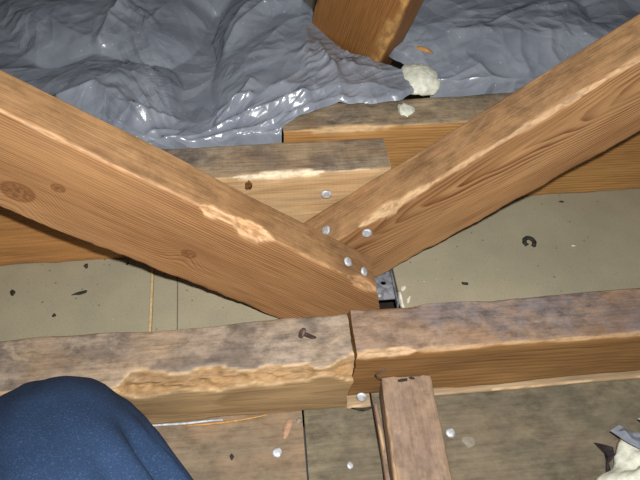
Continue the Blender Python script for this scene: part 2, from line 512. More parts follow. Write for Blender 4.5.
def nail(parent, loc, nrm, r=0.0045, proud=0.002, mat='nail', seed=1, name='nail'):
    q = Vector(nrm).to_track_quat('Z', 'Y').to_matrix().to_4x4()
    q.translation = Vector(loc)
    p = proud
    return lathe(name, [(r * 0.4, -0.012), (r * 0.4, p - 0.0012), (r * 0.95, p - 0.001), (r, p), (r * 0.97, p + 0.0012), (r * 0.72, p + 0.0019), (r * 0.3, p + 0.002)],
                 M[mat], parent, q, 14, 0.12, seed)


def tube(name, pts, r, mat, parent=None, seg=8, radii=None):
    P = [Vector(p) for p in pts]
    V, F = [], []
    for i, p in enumerate(P):
        d = (P[min(i + 1, len(P) - 1)] - P[max(i - 1, 0)]).normalized()
        a = d.cross(Vector((0.13, 0.21, 0.97))).normalized()
        b = d.cross(a)
        rr = radii[i] if radii else r
        for k in range(seg):
            t = 2 * math.pi * k / seg
            V.append(p + a * (rr * math.cos(t)) + b * (rr * math.sin(t)))
    for i in range(len(P) - 1):
        for k in range(seg):
            k2 = (k + 1) % seg
            F.append((i * seg + k, i * seg + k2, (i + 1) * seg + k2, (i + 1) * seg + k))
    F.append(list(range(seg))[::-1])
    F.append([(len(P) - 1) * seg + k for k in range(seg)])
    return mesh_obj(name, [tuple(v) for v in V], F, mat, parent)


def flake(name, x, y, z, sx, sy, h, mat, parent=None, seed=0, rot=0.0):
    """irregular low lump"""
    n, m_ = 14, 5
    V, F = [], []
    for i in range(m_):
        t = i / (m_ - 1)
        for k in range(n):
            a = 2 * math.pi * k / n
            rr = (1 - t * 0.85) * (1 + 0.35 * float(fbm(math.cos(a) * 1.3 + seed, math.sin(a) * 1.3, t, seed)))
            px, py = sx * rr * math.cos(a), sy * rr * math.sin(a)
            V.append((x + px * math.cos(rot) - py * math.sin(rot), y + px * math.sin(rot) + py * math.cos(rot), z + h * math.sin(t * math.pi / 2)))
    for i in range(m_ - 1):
        for k in range(n):
            k2 = (k + 1) % n
            F.append((i * n + k, i * n + k2, (i + 1) * n + k2, (i + 1) * n + k))
    F.append([(m_ - 1) * n + k for k in range(n)])
    F.append([n - 1 - k for k in range(n)])
    return mesh_obj(name, V, F, mat, parent)


def slab(name, x0, x1, y0, y1, z0, z1, mat, parent=None, b=0.0008, k0=0.0, k1=0.0):
    """thin board with eased upper edges"""
    V = [(x0, y0, z0), (x1, y0, z0), (x1, y1, z0), (x0, y1, z0),
         (x0, y0, z1 - b), (x1, y0, z1 - b), (x1, y1, z1 - b), (x0, y1, z1 - b),
         (x0 + b, y0 + b, z1), (x1 - b, y0 + b, z1), (x1 - b, y1 - b, z1), (x0 + b, y1 - b, z1)]
    V = [(x + (k0 if i % 4 in (0, 3) else k1) * (y - 0.5), y, z) for i, (x, y, z) in enumerate(V)]
    F = [(3, 2, 1, 0), (8, 9, 10, 11)]
    for k in range(4):
        k2 = (k + 1) % 4
        F += [(k, k2, 4 + k2, 4 + k), (4 + k, 4 + k2, 8 + k2, 8 + k)]
    return mesh_obj(name, V, F, mat, parent, None, False)


# ================================================================== THE SETTING
ceil_ = tag(empty('ceiling', (0, 0.9, -0.0125)), 'olive grey gypsum ceiling boards lying between the timbers', 'ceiling', kind='structure')


def on_ceiling(o):
    o.matrix_parent_inverse = Matrix.Translation(ceil_.location).inverted()
    return o


def gboard(x0, x1, y0=0.3735, y1=1.75, k0=0.0, k1=0.0):
    return on_ceiling(slab('gypsum_board', x0, x1, y0, y1, -0.0125, 0.0, M['gypsum'], ceil_, 0.0008, k0, k1))


gboard(-1.5, -0.1648, k1=-0.06)
gboard(-0.1612, -0.1316, k0=-0.06, k1=-0.06)
gboard(-0.1310, 0.1135, k0=-0.06)
gb_right = gboard(0.1425, 1.5)
on_ceiling(slab('gypsum_board', 0.1135, 0.1425, 0.53, 1.75, -0.0125, 0.0, M['gypsum'], ceil_))
ts = on_ceiling(slab('joint_strip', -0.1646, -0.1614, 0.374, 0.66, -0.012, 0.0010, M['strip'], ceil_, 0.0006, -0.06, -0.06))
ts['label'] = 'pale wooden strip in the joint between boards'

floor = tag(empty('floor', (0, 0, -0.022)), 'dirty brown floor boards in front of the low timber plate', 'floor', kind='structure')
rows = [(0.213, 0.372), (0.052, 0.2105), (-0.11, 0.0495), (-0.27, -0.1125), (-0.43, -0.2725)]
for ri, (ya, yb) in enumerate(rows):
    if ri == 0:
        cuts = [(-1.2, 0.0105, 'plank'), (0.0130, 0.0850, 'plank_g'), (0.0875, 1.2, 'plank_g')]
    else:
        cuts = [(-1.2, -0.35 + 0.3 * (ri % 2), 'plank'), (-0.348 + 0.3 * (ri % 2), 1.2, 'plank_g')]
    for (xa, xb, mk) in cuts:
        o = beam('plank', M[mk], Matrix.Translation((0, ya, -0.022)), xa, xb, yb - ya, 0.022, seed=int(50 + ri * 7 + xa * 3),
                 step=0.006, ns=9, base=0.001, parent=floor, end_rough=0.001)
        o.matrix_parent_inverse = Matrix.Translation(floor.location).inverted()

vb = slab('backing_slab', -1.5, 1.5, 0.36, 1.75, -0.10, -0.09, M['backing'])  # added board; its dark colour stands in for the darkness below the gap
vb.name = 'dark_backing'
tag(vb, 'dark void board added for the darkness seen through the gap beside the metal plate', 'backing', kind='structure')

# ================================================================== TRUSS TIMBERS
joist_a = beam('ceiling_joist', M['joist_a'], Matrix.Translation((0, 0.567, 0.0)), -1.35, 0.138, 0.063, 0.127,
               {'FT': ((-0.05, 0.06, 0.008, 0.9), (0.06, 0.13, 0.003, 0.4), (-1.2, -0.3, 0.003, 0.3)), 'BT': ((-0.2, 0.1, 0.003, 0.2),)}, seed=3)
tag(joist_a, 'pale sawn ceiling joist with grey weathered top behind the crossing braces', 'joist')
nail(joist_a, (0.060, 0.0, 0.093), (0, -1, 0.1), 0.0064, 0.003, seed=4)
M['notch'] = plain('notch_brown', (122, 84, 48), (84, 56, 32), 300, 0.9, 0.1)
nt = flake('notch_mark', 0, 0, 0, 0.0042, 0.0085, 0.0012, M['notch'], joist_a, 87)  # low brown lump on the joist face, marking a notch
nt.matrix_local = frame((-0.034, 0.0003, 0.112), (1, 0, 0), (0.1, 0, 1))
joist_b = beam('ceiling_joist', M['joist_b'], Matrix.Translation((0, 0.637, 0.0)), 0.013, 1.45, 0.061, 0.137,
               {'FT': ((0.02, 0.16, 0.005, 0.5), (0.16, 0.6, 0.002, 0.3)), 'BT': ((0.05, 0.5, 0.003, 0.1),)}, seed=5)
tag(joist_b, 'honey coloured ceiling joist lapped behind the paler joist, under the plastic flap', 'joist')

c, s = math.cos(math.radians(39.1)), math.sin(math.radians(39.1))
web_l = beam('truss_web', M['web_l'], frame((-0.003, 0.443, 0.008), (c, 0, -s), (0, 1, 0)), -1.0, 0.09, 0.052, 0.103,
             {'FT': ((-0.9, -0.17, 0.0035, 0.35), (-0.178, -0.085, 0.013, 0.9), (-0.09, 0.02, 0.003, 0.3), (0.012, 0.062, 0.008, 0.4)), 'BT': ((-0.9, 0.06, 0.002, 0.1),)}, seed=8, step=0.0022, ns=25,
             hi=lambda y, z: min((z * 0.776 + 0.004) / 0.631, (0.116 - 0.751 * z) / 0.678))
tag(web_l, 'tan timber brace with knots sloping down from the left, in front', 'brace')
nail(web_l, (0.0125, 0.0185, 0.103), (0.1, -0.25, 1), 0.0058, 0.004, seed=1)
nail(web_l, (0.0370, 0.0165, 0.103), (0.2, -0.25, 1), 0.0058, 0.003, seed=2)

c, s = math.cos(math.radians(37.6)), math.sin(math.radians(37.6))
web_r = beam('truss_web', M['web_r'], frame((0.149, 0.503, 0.025), (c, 0, s), (0, 1, 0)), -0.2, 1.1, 0.060, 0.0905,
             {'FT': ((-0.10, -0.01, 0.004, 0.5), (-0.005, 0.10, 0.010, 0.75), (0.09, 0.34, 0.005, 0.5), (0.33, 0.9, 0.002, 0.2)), 'BT': ((-0.1, 0.9, 0.002, 0.1),)}, seed=9, step=0.0022, ns=25,
             lo=lambda y, z: max((-0.021 - 0.7955 * z) / 0.606, (0.606 * z - 0.149) / 0.7955))
tag(web_r, 'brown timber brace with bold grain rising to the right, behind the other brace', 'brace')
nail(web_r, (-0.0005, 0.0, 0.0770), (0, -1, 0.2), 0.0060, 0.0022, seed=6)
nail(web_r, (-0.0455, 0.022, 0.0905), (-0.1, -0.3, 1), 0.0060, 0.0025, seed=7)

# raking strut behind the lapped joists, leaning over towards the viewer
d = Vector((0.097, -0.519, 0.849)).normalized()
wv = Vector((-0.65, 0.61, 0.45))
wv = (wv - d * wv.dot(d)).normalized()
nv = d.cross(wv)                                        # away from the camera or towards it
if nv.dot(Vector((0, 0, CAM_H)) - Vector((0.148, 0.765, 0.14))) > 0: nv = -nv
p0 = Vector((0.148, 0.765, 0.14))
ez = d.cross(nv)
m = Matrix((d, nv, ez)).transposed().to_4x4()
edge = wv.dot(ez) > 0
m.translation = p0 if edge else p0 + wv * 0.12
strut = beam('strut', M['strut'], m, -0.13, 0.75, 0.052, 0.12,
             {('FB' if edge else 'FT'): ((-0.02, 0.3, 0.008, 0.75),)}, seed=12, step=0.004)
tag(strut, 'amber timber strut leaning out of the plastic sheeting at the top', 'strut')

# ================================================================== LOW PLATES AND FLOOR TIMBERS
plate_l = beam('timber_plate', M['plate_l'], Matrix.Translation((0, 0.325, 0.0)), -1.1, 0.06, 0.067, 0.078,
               {'FT': ((-1.1, -0.13, 0.007, 0.45), (-0.17, 0.09, 0.016, 0.6)), 'BT': ((-1.0, 0.0, 0.003, 0.1), (0.03, 0.06, 0.004, 0.5)), 'FB': ((-0.1, 0.04, 0.003, 0.2),)}, seed=14, step=0.0022, ns=27,
               hi=lambda y, z: 0.0565 + 0.0085 * (z / 0.078) + 0.001 * math.sin(z * 160), wavy=0.0016)
tag(plate_l, 'weathered timber plate with a broken pale edge, left of the joint crack', 'timber')
plate_r = beam('timber_plate', M['plate_r'], Matrix.Translation((0, 0.337, 0.0066)), 0.067, 1.25, 0.059, 0.0745,
               {'FT': ((0.06, 0.13, 0.008, 0.7), (0.12, 0.9, 0.004, 0.5)), 'BT': ((0.06, 0.15, 0.005, 0.5), (0.2, 0.9, 0.003, 0.1))}, seed=15, step=0.0022, ns=27,
               lo=lambda y, z: 0.0605 + 0.0085 * (z / 0.075) + 0.001 * math.sin(z * 160), wavy=0.0016)
tag(plate_r, 'mottled purple brown timber plate right of the joint crack', 'timber')
packer = beam('packing_strip', M['packer'], Matrix.Translation((0, 0.3310, 0.0)), 0.152, 1.2, 0.045, 0.0042, {'FT': ((0.2, 0.7, 0.002),)}, seed=16, step=0.004, ns=7, wavy=0.0004)
tag(packer, 'thin pale packing strip under the plate beside the short joist', 'strip')
packer2 = beam('packing_strip', M['packer'], Matrix.Translation((0, 0.3240, 0.0)), 0.0585, 0.0845, 0.05, 0.0042, {'FT': ((0.06, 0.08, 0.002),)}, seed=17, ns=7, wavy=0.0003)
tag(packer2, 'short pale packing piece under the plate at the joint crack', 'strip')

# rusty nail lying proud of the left plate, nail and bent wire on the right plate
nail(plate_l, (0.026, 0.041, 0.078), (-0.75, 0.1, 0.5), 0.0055, 0.012, 'rust', 9, 'rusty_nail')
nail(plate_r, (0.0755, -0.001, 0.0035), (-0.1, -1, 0.45), 0.0055, 0.005, seed=11)
hook = tube('bent_nail', [(0.098, 0.002, 0.030), (0.0955, -0.003, 0.031), (0.0915, -0.004, 0.036), (0.0875, -0.004, 0.0425), (0.0885, -0.004, 0.047), (0.093, -0.0035, 0.0495), (0.098, -0.002, 0.0505)],
            0.0009, M['rust'], plate_r)
hook['label'] = 'dark bent wire nail'

ex = Vector((-0.045, -1, 0))
stub = beam('short_joist', M['stub'], frame((0.0945, 0.3358, 0.0), ex, (1, -0.045, 0)), 0.0, 0.72, 0.053, 0.039,
            {'FT': ((0.03, 0.3, 0.004, 0.35),), 'BT': ((0.05, 0.5, 0.002, 0.1),)}, seed=18, step=0.003)
tag(stub, 'short grey brown joist butting the plate and running towards the viewer', 'joist')
batt = beam('batten', M['stub'], frame((0.0862, 0.3225, 0.0), (0.0, -1, 0), (1, 0, 0)), 0.0, 0.45, 0.0042, 0.012,
            {'FT': ((0.02, 0.06, 0.003), (0.08, 0.12, 0.004))}, seed=19, step=0.003, ns=7)
tag(batt, 'thin splintered batten along the left side of the short joist', 'batten')


for (x, y, sd) in ((-0.017, 0.283, 21), (0.162, 0.288, 22)):
    o = nail(floor, (x, y, 0.0), (0.05, -0.1, 1), 0.0052, 0.001, seed=sd)
    o.matrix_parent_inverse = Matrix.Translation(floor.location).inverted()
o = nail(floor, (0.054, 0.263, 0.0), (0.3, -0.1, 1), 0.0036, 0.001, seed=23)
o.matrix_parent_inverse = Matrix.Translation(floor.location).inverted()
for i, (x, y, a, b, mk, lab) in enumerate((
        (0.0075, 0.3165, 0.0042, 0.0042, 'dust', 'small grey chip lying against the plate at the floor board joint'),
        (-0.006, 0.308, 0.012, 0.0042, 'sliver', 'pale wood sliver on the floor board below the plate'),
        (-0.063, 0.2835, 0.0022, 0.0035, 'dirt', 'dark grit speck on the floor board left of the nail'),
        (0.178, 0.277, 0.009, 0.008, 'dust', 'grey dust smear on the right floor board beside the nail'))):
    o = flake('debris', x, y, -0.0004, a, b, 0.0028 if i != 3 else 0.0012, M[mk], None, 30 + i, 1.2 if i == 1 else 0)
    tag(o, lab, 'debris')

for i, (x, y, a, b, r_, lab) in enumerate(((0.116, 0.331, 0.0075, 0.0022, 0.1, 'crumbs of dark dirt on the end of the short joist against the plate'),
                                          (0.126, 0.3325, 0.0040, 0.0016, -0.2, 'smaller crumb of dirt beside the crumbs on the short joist end'))):
    tag(flake('dirt_scrap', x, y, 0.0385, a, b, 0.0028, M['dirt'], None, 91 + i, r_), lab, 'dirt')
tw = tube('twig', [(0.063, 0.3225, 0.0062), (0.069, 0.3205, 0.0072), (0.075, 0.3195, 0.0058), (0.082, 0.3205, 0.0068), (0.0885, 0.3225, 0.0078)], 0.0012, M['dirt'], None, 8, [0.0005, 0.0013, 0.0016, 0.0013, 0.0006])
tag(tw, 'dark twig under the nail at the joint crack beside the short joist', 'twig')
cordp = [(-0.30 + 0.012 * k, 0.3238 - 0.0004 * math.sin(k * 1.3), 0.0014) for k in range(20)]
cord = tube('cord', cordp, 0.0011, M['cord'])
tag(cord, 'thin pale cord lying along the foot of the left plate', 'cord')
spl = tube('splinter', [(-0.115, 0.3212, 0.0012), (-0.09, 0.3205, 0.0012), (-0.065, 0.3212, 0.0012), (-0.045, 0.3225, 0.002), (-0.025, 0.3235, 0.005)], 0.001, M['splinter'], radii=[0.0005, 0.0011, 0.0012, 0.001, 0.0004])
tag(spl, 'long orange splinter beside the cord at the foot of the plate', 'splinter')

# ================================================================== METAL PLATE AT THE JOINT
def strap():
    root = empty('metal_strap', (0.128, 0.49, -0.004))
    tag(root, 'grey galvanised strap with a nail hole between the brace end and the ceiling board', 'strap')
    # plate with a real hole
    x0, x1, y0, y1 = -0.0142, 0.0098, -0.016, 0.036
    hx, hy, hr = -0.001, 0.008, 0.0034
    n = 24
    inner = [(hx + hr * math.cos(2 * math.pi * k / n), hy + hr * math.sin(2 * math.pi * k / n)) for k in range(n)]
    outer = []
    for k in range(n):
        a = 2 * math.pi * k / n
        dx, dy = math.cos(a), math.sin(a)
        t = min((x1 - hx) / dx if dx > 1e-6 else (x0 - hx) / dx if dx < -1e-6 else 9,
                (y1 - hy) / dy if dy > 1e-6 else (y0 - hy) / dy if dy < -1e-6 else 9)
        outer.append((hx + dx * t, hy + dy * t))
    for cx, cy in ((x0, y0), (x1, y0), (x1, y1), (x0, y1)):
        j = min(range(n), key=lambda k: (outer[k][0] - cx) ** 2 + (outer[k][1] - cy) ** 2)
        outer[j] = (cx, cy)
    V, F = [], []
    zf = lambda y: -0.006 * max(0, (-y) / 0.026) ** 1.5
    for zz in (0.0, -0.0016):
        V += [(a, b, zz + zf(b)) for a, b in inner] + [(a, b, zz + zf(b)) for a, b in outer]
    for k in range(n):
        k2 = (k + 1) % n
        F += [(k, n + k, n + k2, k2), (2 * n + k2, 3 * n + k2, 3 * n + k, 2 * n + k), (k2, 2 * n + k2, 2 * n + k, k), (n + k, 3 * n + k, 3 * n + k2, n + k2)]
    mesh_obj('plate', V, F, M['galv'], root, None, False)
    fl_ = slab('flange', x1, x1 + 0.0022, y0 - 0.014, y1, -0.004, 0.0055, M['galv'], root)
    fl_['label'] = 'upturned grey flange'
    nail(root, (-0.009, -0.011, -0.0025), (0, 0, 1), 0.0025, 0.0006, seed=31)


strap()
pl = flake('plaster_lip', 0.1432, 0.466, -0.003, 0.0036, 0.022, 0.0085, M['plaster'], None, 41)
tag(pl, 'white broken plaster edge beside the metal strap', 'plaster')
for i, (x, y, a, b) in enumerate(((0.150, 0.484, 0.003, 0.005), (0.153, 0.466, 0.0022, 0.007))):
    o = flake('plaster_smear', x, y, -0.0003, a, b, 0.0012, M['plaster'], gb_right, 43 + i, -0.4)

# dirt ring and scraps on the boards
ringp = []
for k in range(15):
    a = math.radians(-70 + 290 * k / 14)
    ringp.append((0.332 + 0.0065 * math.cos(a), 0.546 + 0.008 * math.sin(a), 0.001))
dr = tube('dirt_ring', ringp, 0.003, M['dirt'], None, 8, [0.0022 + 0.0012 * abs(math.sin(k * 1.7)) for k in range(15)])
tag(dr, 'dark horseshoe of dirt on the right ceiling board', 'dirt')
for x, y, a, b, r_, lab in ((-0.252, 0.513, 0.0105, 0.0028, 0.25, 'long dark scrap of dirt on the left ceiling board'),
                            (-0.335, 0.521, 0.0030, 0.0055, 0.4, 'short dark dirt fleck near the left edge of the ceiling board'),
                            (-0.277, 0.481, 0.0030, 0.0030, 0.0, 'brown dirt speck below the long scrap on the left ceiling board'),
                            (0.228, 0.484, 0.0045, 0.0028, -0.2, 'small brown dirt speck on the right ceiling board above the plate'),
                            (0.404, 0.621, 0.0050, 0.0018, 0.0, 'thin dark dirt fleck at the foot of the honey joist'),
                            (-0.252, 0.558, 0.0030, 0.0045, 0.2, 'dirt fleck at the foot of the pale joist on the left'),
                            (-0.199, 0.557, 0.0018, 0.0028, 0.0, 'tiny dark speck beside the shadow of the left brace')):
    o = flake('dirt_scrap', x, y, -0.0003, a, b, 0.002, M['dirt'], None, int(abs(x) * 900), r_)
    tag(o, lab, 'dirt')
wf = flake('plaster_crumb', 0.389, 0.535, -0.0003, 0.0032, 0.0016, 0.0015, M['plaster'], None, 77)
tag(wf, 'white plaster crumb right of the dirt horseshoe', 'plaster')

# ================================================================== PLASTIC SHEETING
LEFT = [
    ([(-0.363, 0.794), (-0.324, 0.799), (-0.270, 0.796), (-0.203, 0.780), (-0.159, 0.765)], 0.014, 0.020),
    ([(-0.266, 0.702), (-0.224, 0.717), (-0.191, 0.687), (-0.155, 0.672)], 0.0280, 0.012),
    ([(-0.238, 0.849), (-0.228, 0.903), (-0.204, 0.946)], 0.0320, 0.014),
    ([(-0.318, 0.911), (-0.269, 0.870), (-0.238, 0.849)], 0.012, 0.018),
    ([(-0.076, 0.961), (-0.091, 0.850), (-0.098, 0.780), (-0.099, 0.717), (-0.098, 0.681)], -0.045, 0.024),
    ([(-0.066, 0.961), (-0.077, 0.888), (-0.091, 0.829)], 0.012, 0.010),
    ([(-0.059, 0.827), (-0.005, 0.895), (0.053, 0.896)], 0.0320, 0.012),
    ([(-0.050, 0.861), (-0.010, 0.928), (0.025, 0.945)], 0.0280, 0.012),
    ([(-0.029, 0.676), (0.000, 0.711), (0.039, 0.707)], 0.008, 0.010),
    ([(-0.007, 0.799), (0.035, 0.859), (0.060, 0.870)], 0.008, 0.010),
    ([(0.013, 0.709), (0.044, 0.736), (0.055, 0.793)], 0.008, 0.010),
    ([(-0.168, 0.672), (-0.118, 0.684), (-0.071, 0.685)], 0.0180, 0.008),
    ([(-0.152, 0.650), (-0.091, 0.667), (-0.027, 0.695)], 0.0200, 0.007),
    ([(-0.132, 0.640), (-0.072, 0.652), (0.004, 0.677), (0.043, 0.690)], 0.0240, 0.008),
    ([(-0.089, 0.638), (-0.028, 0.646), (0.034, 0.665)], 0.0160, 0.007),
    ([(-0.069, 0.665), (-0.049, 0.680), (-0.025, 0.723)], 0.0200, 0.008),
    ([(-0.390, 0.957), (-0.330, 0.887), (-0.328, 0.815)], 0.010, 0.020),
    ([(-0.303, 0.827), (-0.243, 0.835), (-0.163, 0.808), (-0.108, 0.808)], -0.022, 0.035),
    ([(-0.397, 0.925), (-0.349, 0.845), (-0.286, 0.809)], -0.008, 0.020),
    ([(0.060, 0.857), (0.058, 0.766), (0.049, 0.690)], 0.012, 0.012),
    ([(0.072, 0.806), (0.087, 0.735), (0.093, 0.680)], 0.010, 0.008),
    ([(0.084, 0.758), (0.097, 0.702), (0.136, 0.706), (0.170, 0.690)], 0.010, 0.008),
    ([(0.104, 0.756), (0.130, 0.743), (0.154, 0.731)], 0.010, 0.006),
]
RIGHT = [
    ([(0.212, 0.705), (0.238, 0.715), (0.285, 0.731)], 0.010, 0.008),
    ([(0.220, 0.702), (0.263, 0.709), (0.305, 0.705)], 0.009, 0.007),
    ([(0.275, 0.742), (0.298, 0.715), (0.314, 0.705)], 0.010, 0.008),
    ([(0.350, 0.772), (0.346, 0.742), (0.353, 0.720)], 0.014, 0.008),
    ([(0.388, 0.777), (0.387, 0.745), (0.396, 0.731)], 0.010, 0.008),
    ([(0.247, 0.871), (0.277, 0.901), (0.319, 0.914)], 0.010, 0.012),
    ([(0.301, 0.790), (0.323, 0.765), (0.340, 0.731)], 0.009, 0.012),
    ([(0.435, 0.837), (0.435, 0.777), (0.450, 0.761)], 0.008, 0.014),
    ([(0.482, 0.899), (0.474, 0.818)], -0.010, 0.016),
    ([(0.212, 0.753), (0.252, 0.794), (0.313, 0.783)], 0.006, 0.010),
]


def polydist(U, V, pts):
    best = np.full(U.shape, 9.0)
    for (ax, ay), (bx, by) in zip(pts[:-1], pts[1:]):
        dx, dy = bx - ax, by - ay
        t = np.clip(((U - ax) * dx + (V - ay) * dy) / (dx * dx + dy * dy), 0, 1)
        best = np.minimum(best, np.hypot(U - ax - t * dx, V - ay - t * dy))
    return best


def facets(U, V, spacing, amp, seed, ang=0.0, stretch=1.6):
    """piecewise flat relief: random heights on a Delaunay mesh, as folded film has"""
    from mathutils.geometry import delaunay_2d_cdt
    rs = np.random.RandomState(seed)
    ca, sa = math.cos(ang), math.sin(ang)
    A = (U * ca + V * sa) / stretch
    B = -U * sa + V * ca
    a0, a1, b0, b1 = A.min() - spacing * 2, A.max() + spacing * 2, B.min() - spacing * 2, B.max() + spacing * 2
    ga, gb = np.meshgrid(np.arange(a0, a1, spacing), np.arange(b0, b1, spacing), indexing='ij')
    pa = (ga + rs.uniform(-.42, .42, ga.shape) * spacing).ravel()
    pb = (gb + rs.uniform(-.42, .42, gb.shape) * spacing).ravel()
    hgt = rs.uniform(-1, 1, pa.shape)
    hgt = np.sign(hgt) * np.abs(hgt) ** 0.7 * amp
    vs_, _, tris, _, _, _ = delaunay_2d_cdt([Vector((float(x_), float(y_))) for x_, y_ in zip(pa, pb)], [], [], 0, 1e-7)
    # look the triangles up on a fine raster, then sample it
    res = spacing / 14
    na, nb = int((a1 - a0) / res) + 2, int((b1 - b0) / res) + 2
    G = np.zeros((na, nb))
    for (i, j, k) in tris:
        x0_, y0_, x1_, y1_, x2_, y2_ = pa[i], pb[i], pa[j], pb[j], pa[k], pb[k]
        det = (y1_ - y2_) * (x0_ - x2_) + (x2_ - x1_) * (y0_ - y2_)
        if abs(det) < 1e-12: continue
        ia, ib = max(0, int((min(x0_, x1_, x2_) - a0) / res)), min(na, int((max(x0_, x1_, x2_) - a0) / res) + 2)
        ja, jb = max(0, int((min(y0_, y1_, y2_) - b0) / res)), min(nb, int((max(y0_, y1_, y2_) - b0) / res) + 2)
        if ib <= ia or jb <= ja: continue
        X_ = a0 + np.arange(ia, ib)[:, None] * res
        Y_ = b0 + np.arange(ja, jb)[None] * res
        l0 = ((y1_ - y2_) * (X_ - x2_) + (x2_ - x1_) * (Y_ - y2_)) / det
        l1 = ((y2_ - y0_) * (X_ - x2_) + (x0_ - x2_) * (Y_ - y2_)) / det
        l2 = 1 - l0 - l1
        m_ = (l0 >= -1e-6) & (l1 >= -1e-6) & (l2 >= -1e-6)
        G[ia:ib, ja:jb] = np.where(m_, l0 * hgt[i] + l1 * hgt[j] + l2 * hgt[k], G[ia:ib, ja:jb])
    fa, fb = (A - a0) / res, (B - b0) / res
    i0, j0 = np.clip(fa.astype(int), 0, na - 2), np.clip(fb.astype(int), 0, nb - 2)
    ta, tb = fa - i0, fb - j0
    return (G[i0, j0] * (1 - ta) * (1 - tb) + G[i0 + 1, j0] * ta * (1 - tb) + G[i0, j0 + 1] * (1 - ta) * tb + G[i0 + 1, j0 + 1] * ta * tb)


def crumple(U, V, seed):
    wu = U + 0.012 * fbm(U * 11, V * 11, 0.1, seed, 2)
    wv_ = V + 0.012 * fbm(U * 11, V * 11, 5.1, seed + 1, 2)
    calm = sstep(-0.35, 0.45, fbm(U * 9, V * 9, 2.2, seed + 2, 2))
    # tension wrinkles: long thin ridges fanning out of the pocket
    rad = np.hypot(U + 0.10, V - 0.60) + 1e-6
    th_ = np.arctan2(V - 0.60, U + 0.10)
    fan = vnoise(th_ * 16 + 2 * fbm(U * 6, V * 6, 1.1, seed + 3, 2), rad * 9, 0.4, seed + 71)
    fan2 = vnoise(th_ * 34 + 2 * fbm(U * 8, V * 8, 2.1, seed + 4, 2), rad * 14, 1.4, seed + 72)
    m1 = sstep(-0.2, 0.5, fbm(U * 12, V * 12, 6.2, seed + 8, 2))
    h0 = (0.0042 * np.maximum(0, 0.42 - np.abs(fan)) / 0.42 + 0.0018 * np.maximum(0, 0.4 - np.abs(fan2)) / 0.4) * m1 * sstep(0.05, 0.12, rad)
    h = h0 + facets(wu, wv_, 0.080, 0.0050, seed, 0.5, 1.5)
    h = h + facets(wu, wv_, 0.034, 0.0017, seed + 5, 0.25, 2.2) * (0.35 + 0.65 * calm)
    h = h + facets(wu, wv_, 0.014, 0.0013, seed + 9, 0.4, 2.6) * (0.2 + 0.8 * calm)
    return h


def sheet(name, u0, u1, front, vmax, ridges, basef, keep, seed, nu, nv):
    us = np.linspace(u0, u1, nu)
    vf = np.interp(us, [p[0] for p in front], [p[1] for p in front]) + 0.0025 * vnoise(us * 60, 0.3, 0.1, seed + 40)
    t = np.linspace(0, 1, nv) ** 1.25
    U = np.tile(us[:, None], (1, nv))
    V = vf[:, None] + t[None] * (vmax - vf)[:, None]
    Z = basef(U, V)
    dU = U + 0.004 * fbm(U * 18, V * 18, 1.7, seed + 60, 2)
    dV = V + 0.004 * fbm(U * 18, V * 18, 8.7, seed + 61, 2)
    for pts, h, wd in ridges:
        dd = polydist(dU, dV, pts)
        if h > 0: Z = Z + 0.5 * h * np.exp(-dd / wd)
        else: Z = Z + 1.05 * h * np.exp(-(dd / (1.15 * wd)) ** 1.2)
    Z = Z + crumple(U, V, seed)
    hem = sstep(-0.006, 0.006, V - vf[:, None])
    return U, V, Z, hem, vf, keep


def finish_sheet(name, U, V, Z, keepmask, mat):
    nu, nv = U.shape
    idx = np.arange(nu * nv).reshape(nu, nv)
    F = np.stack([idx[:-1, :-1], idx[1:, :-1], idx[1:, 1:], idx[:-1, 1:]], -1)
    km = keepmask[:-1, :-1] & keepmask[1:, :-1] & keepmask[1:, 1:] & keepmask[:-1, 1:]
    F = F[km]
    used = np.unique(F)
    remap = -np.ones(nu * nv, int)
    remap[used] = np.arange(len(used))
    P = np.stack([U, V, Z], -1).reshape(-1, 3)[used]
    return mesh_obj(name, P, remap[F], mat)


# left sheet: pillowy insulation packs under it, flap over the end of the honey joist
def base_left(U, V):
    z = 0.1325 + 0.0185 * sstep(0.632, 0.715, V) + 0.004 * sstep(0.0, 0.02, U) + 0.012 * np.exp(-(((U + 0.0) / 0.075) ** 2 + ((V - 0.775) / 0.085) ** 2)) \
        + 0.014 * np.exp(-(((U + 0.20) / 0.10) ** 2 + ((V - 0.73) / 0.05) ** 2)) \
        + 0.06 * np.clip(V - 0.70, 0, 0.6) - 0.025 * sstep(-0.33, -0.50, U)
    return z


U, V, Z, hem, vf, _ = sheet('l', -0.95, 0.190, [(-0.95, 0.634), (0.008, 0.634), (0.016, 0.646), (0.035, 0.660), (0.065, 0.671), (0.09, 0.680), (0.13, 0.677), (0.172, 0.683), (0.195, 0.697)],
                            1.35, LEFT, base_left, None, 3, 620, 380)
on_b = sstep(0.004, 0.016, U)
low = np.where(U < 0.012, 0.1285, 0.1395)
Z = low + (np.maximum(Z, low + 0.0015) - low) * (hem * (1 - 0.0) + 0.0)
over_b = (U > 0.008) & (V < 0.705)
Z = np.where(over_b, np.maximum(Z, 0.1392 + 0.0), Z)
Z = Z - 0.03 * (1 - sstep(0.0, 0.006, V - vf[:, None])) * (U < 0.010)
flap = sstep(0.075, 0.11, U)
Z = Z * (1 - flap) + (0.1395 + (Z - 0.1395) * 0.75) * flap
vbk = np.interp(U, [0.060, 0.066, 0.085, 0.11, 0.15, 0.186], [1.6, 0.90, 0.835, 0.790, 0.760, 0.738])
left_sheet = finish_sheet('plastic_sheet', U, V, Z, V < vbk, M['plastic'])
tag(left_sheet, 'crumpled grey plastic sheeting with a deep pocket, left of the amber strut', 'plastic sheet')


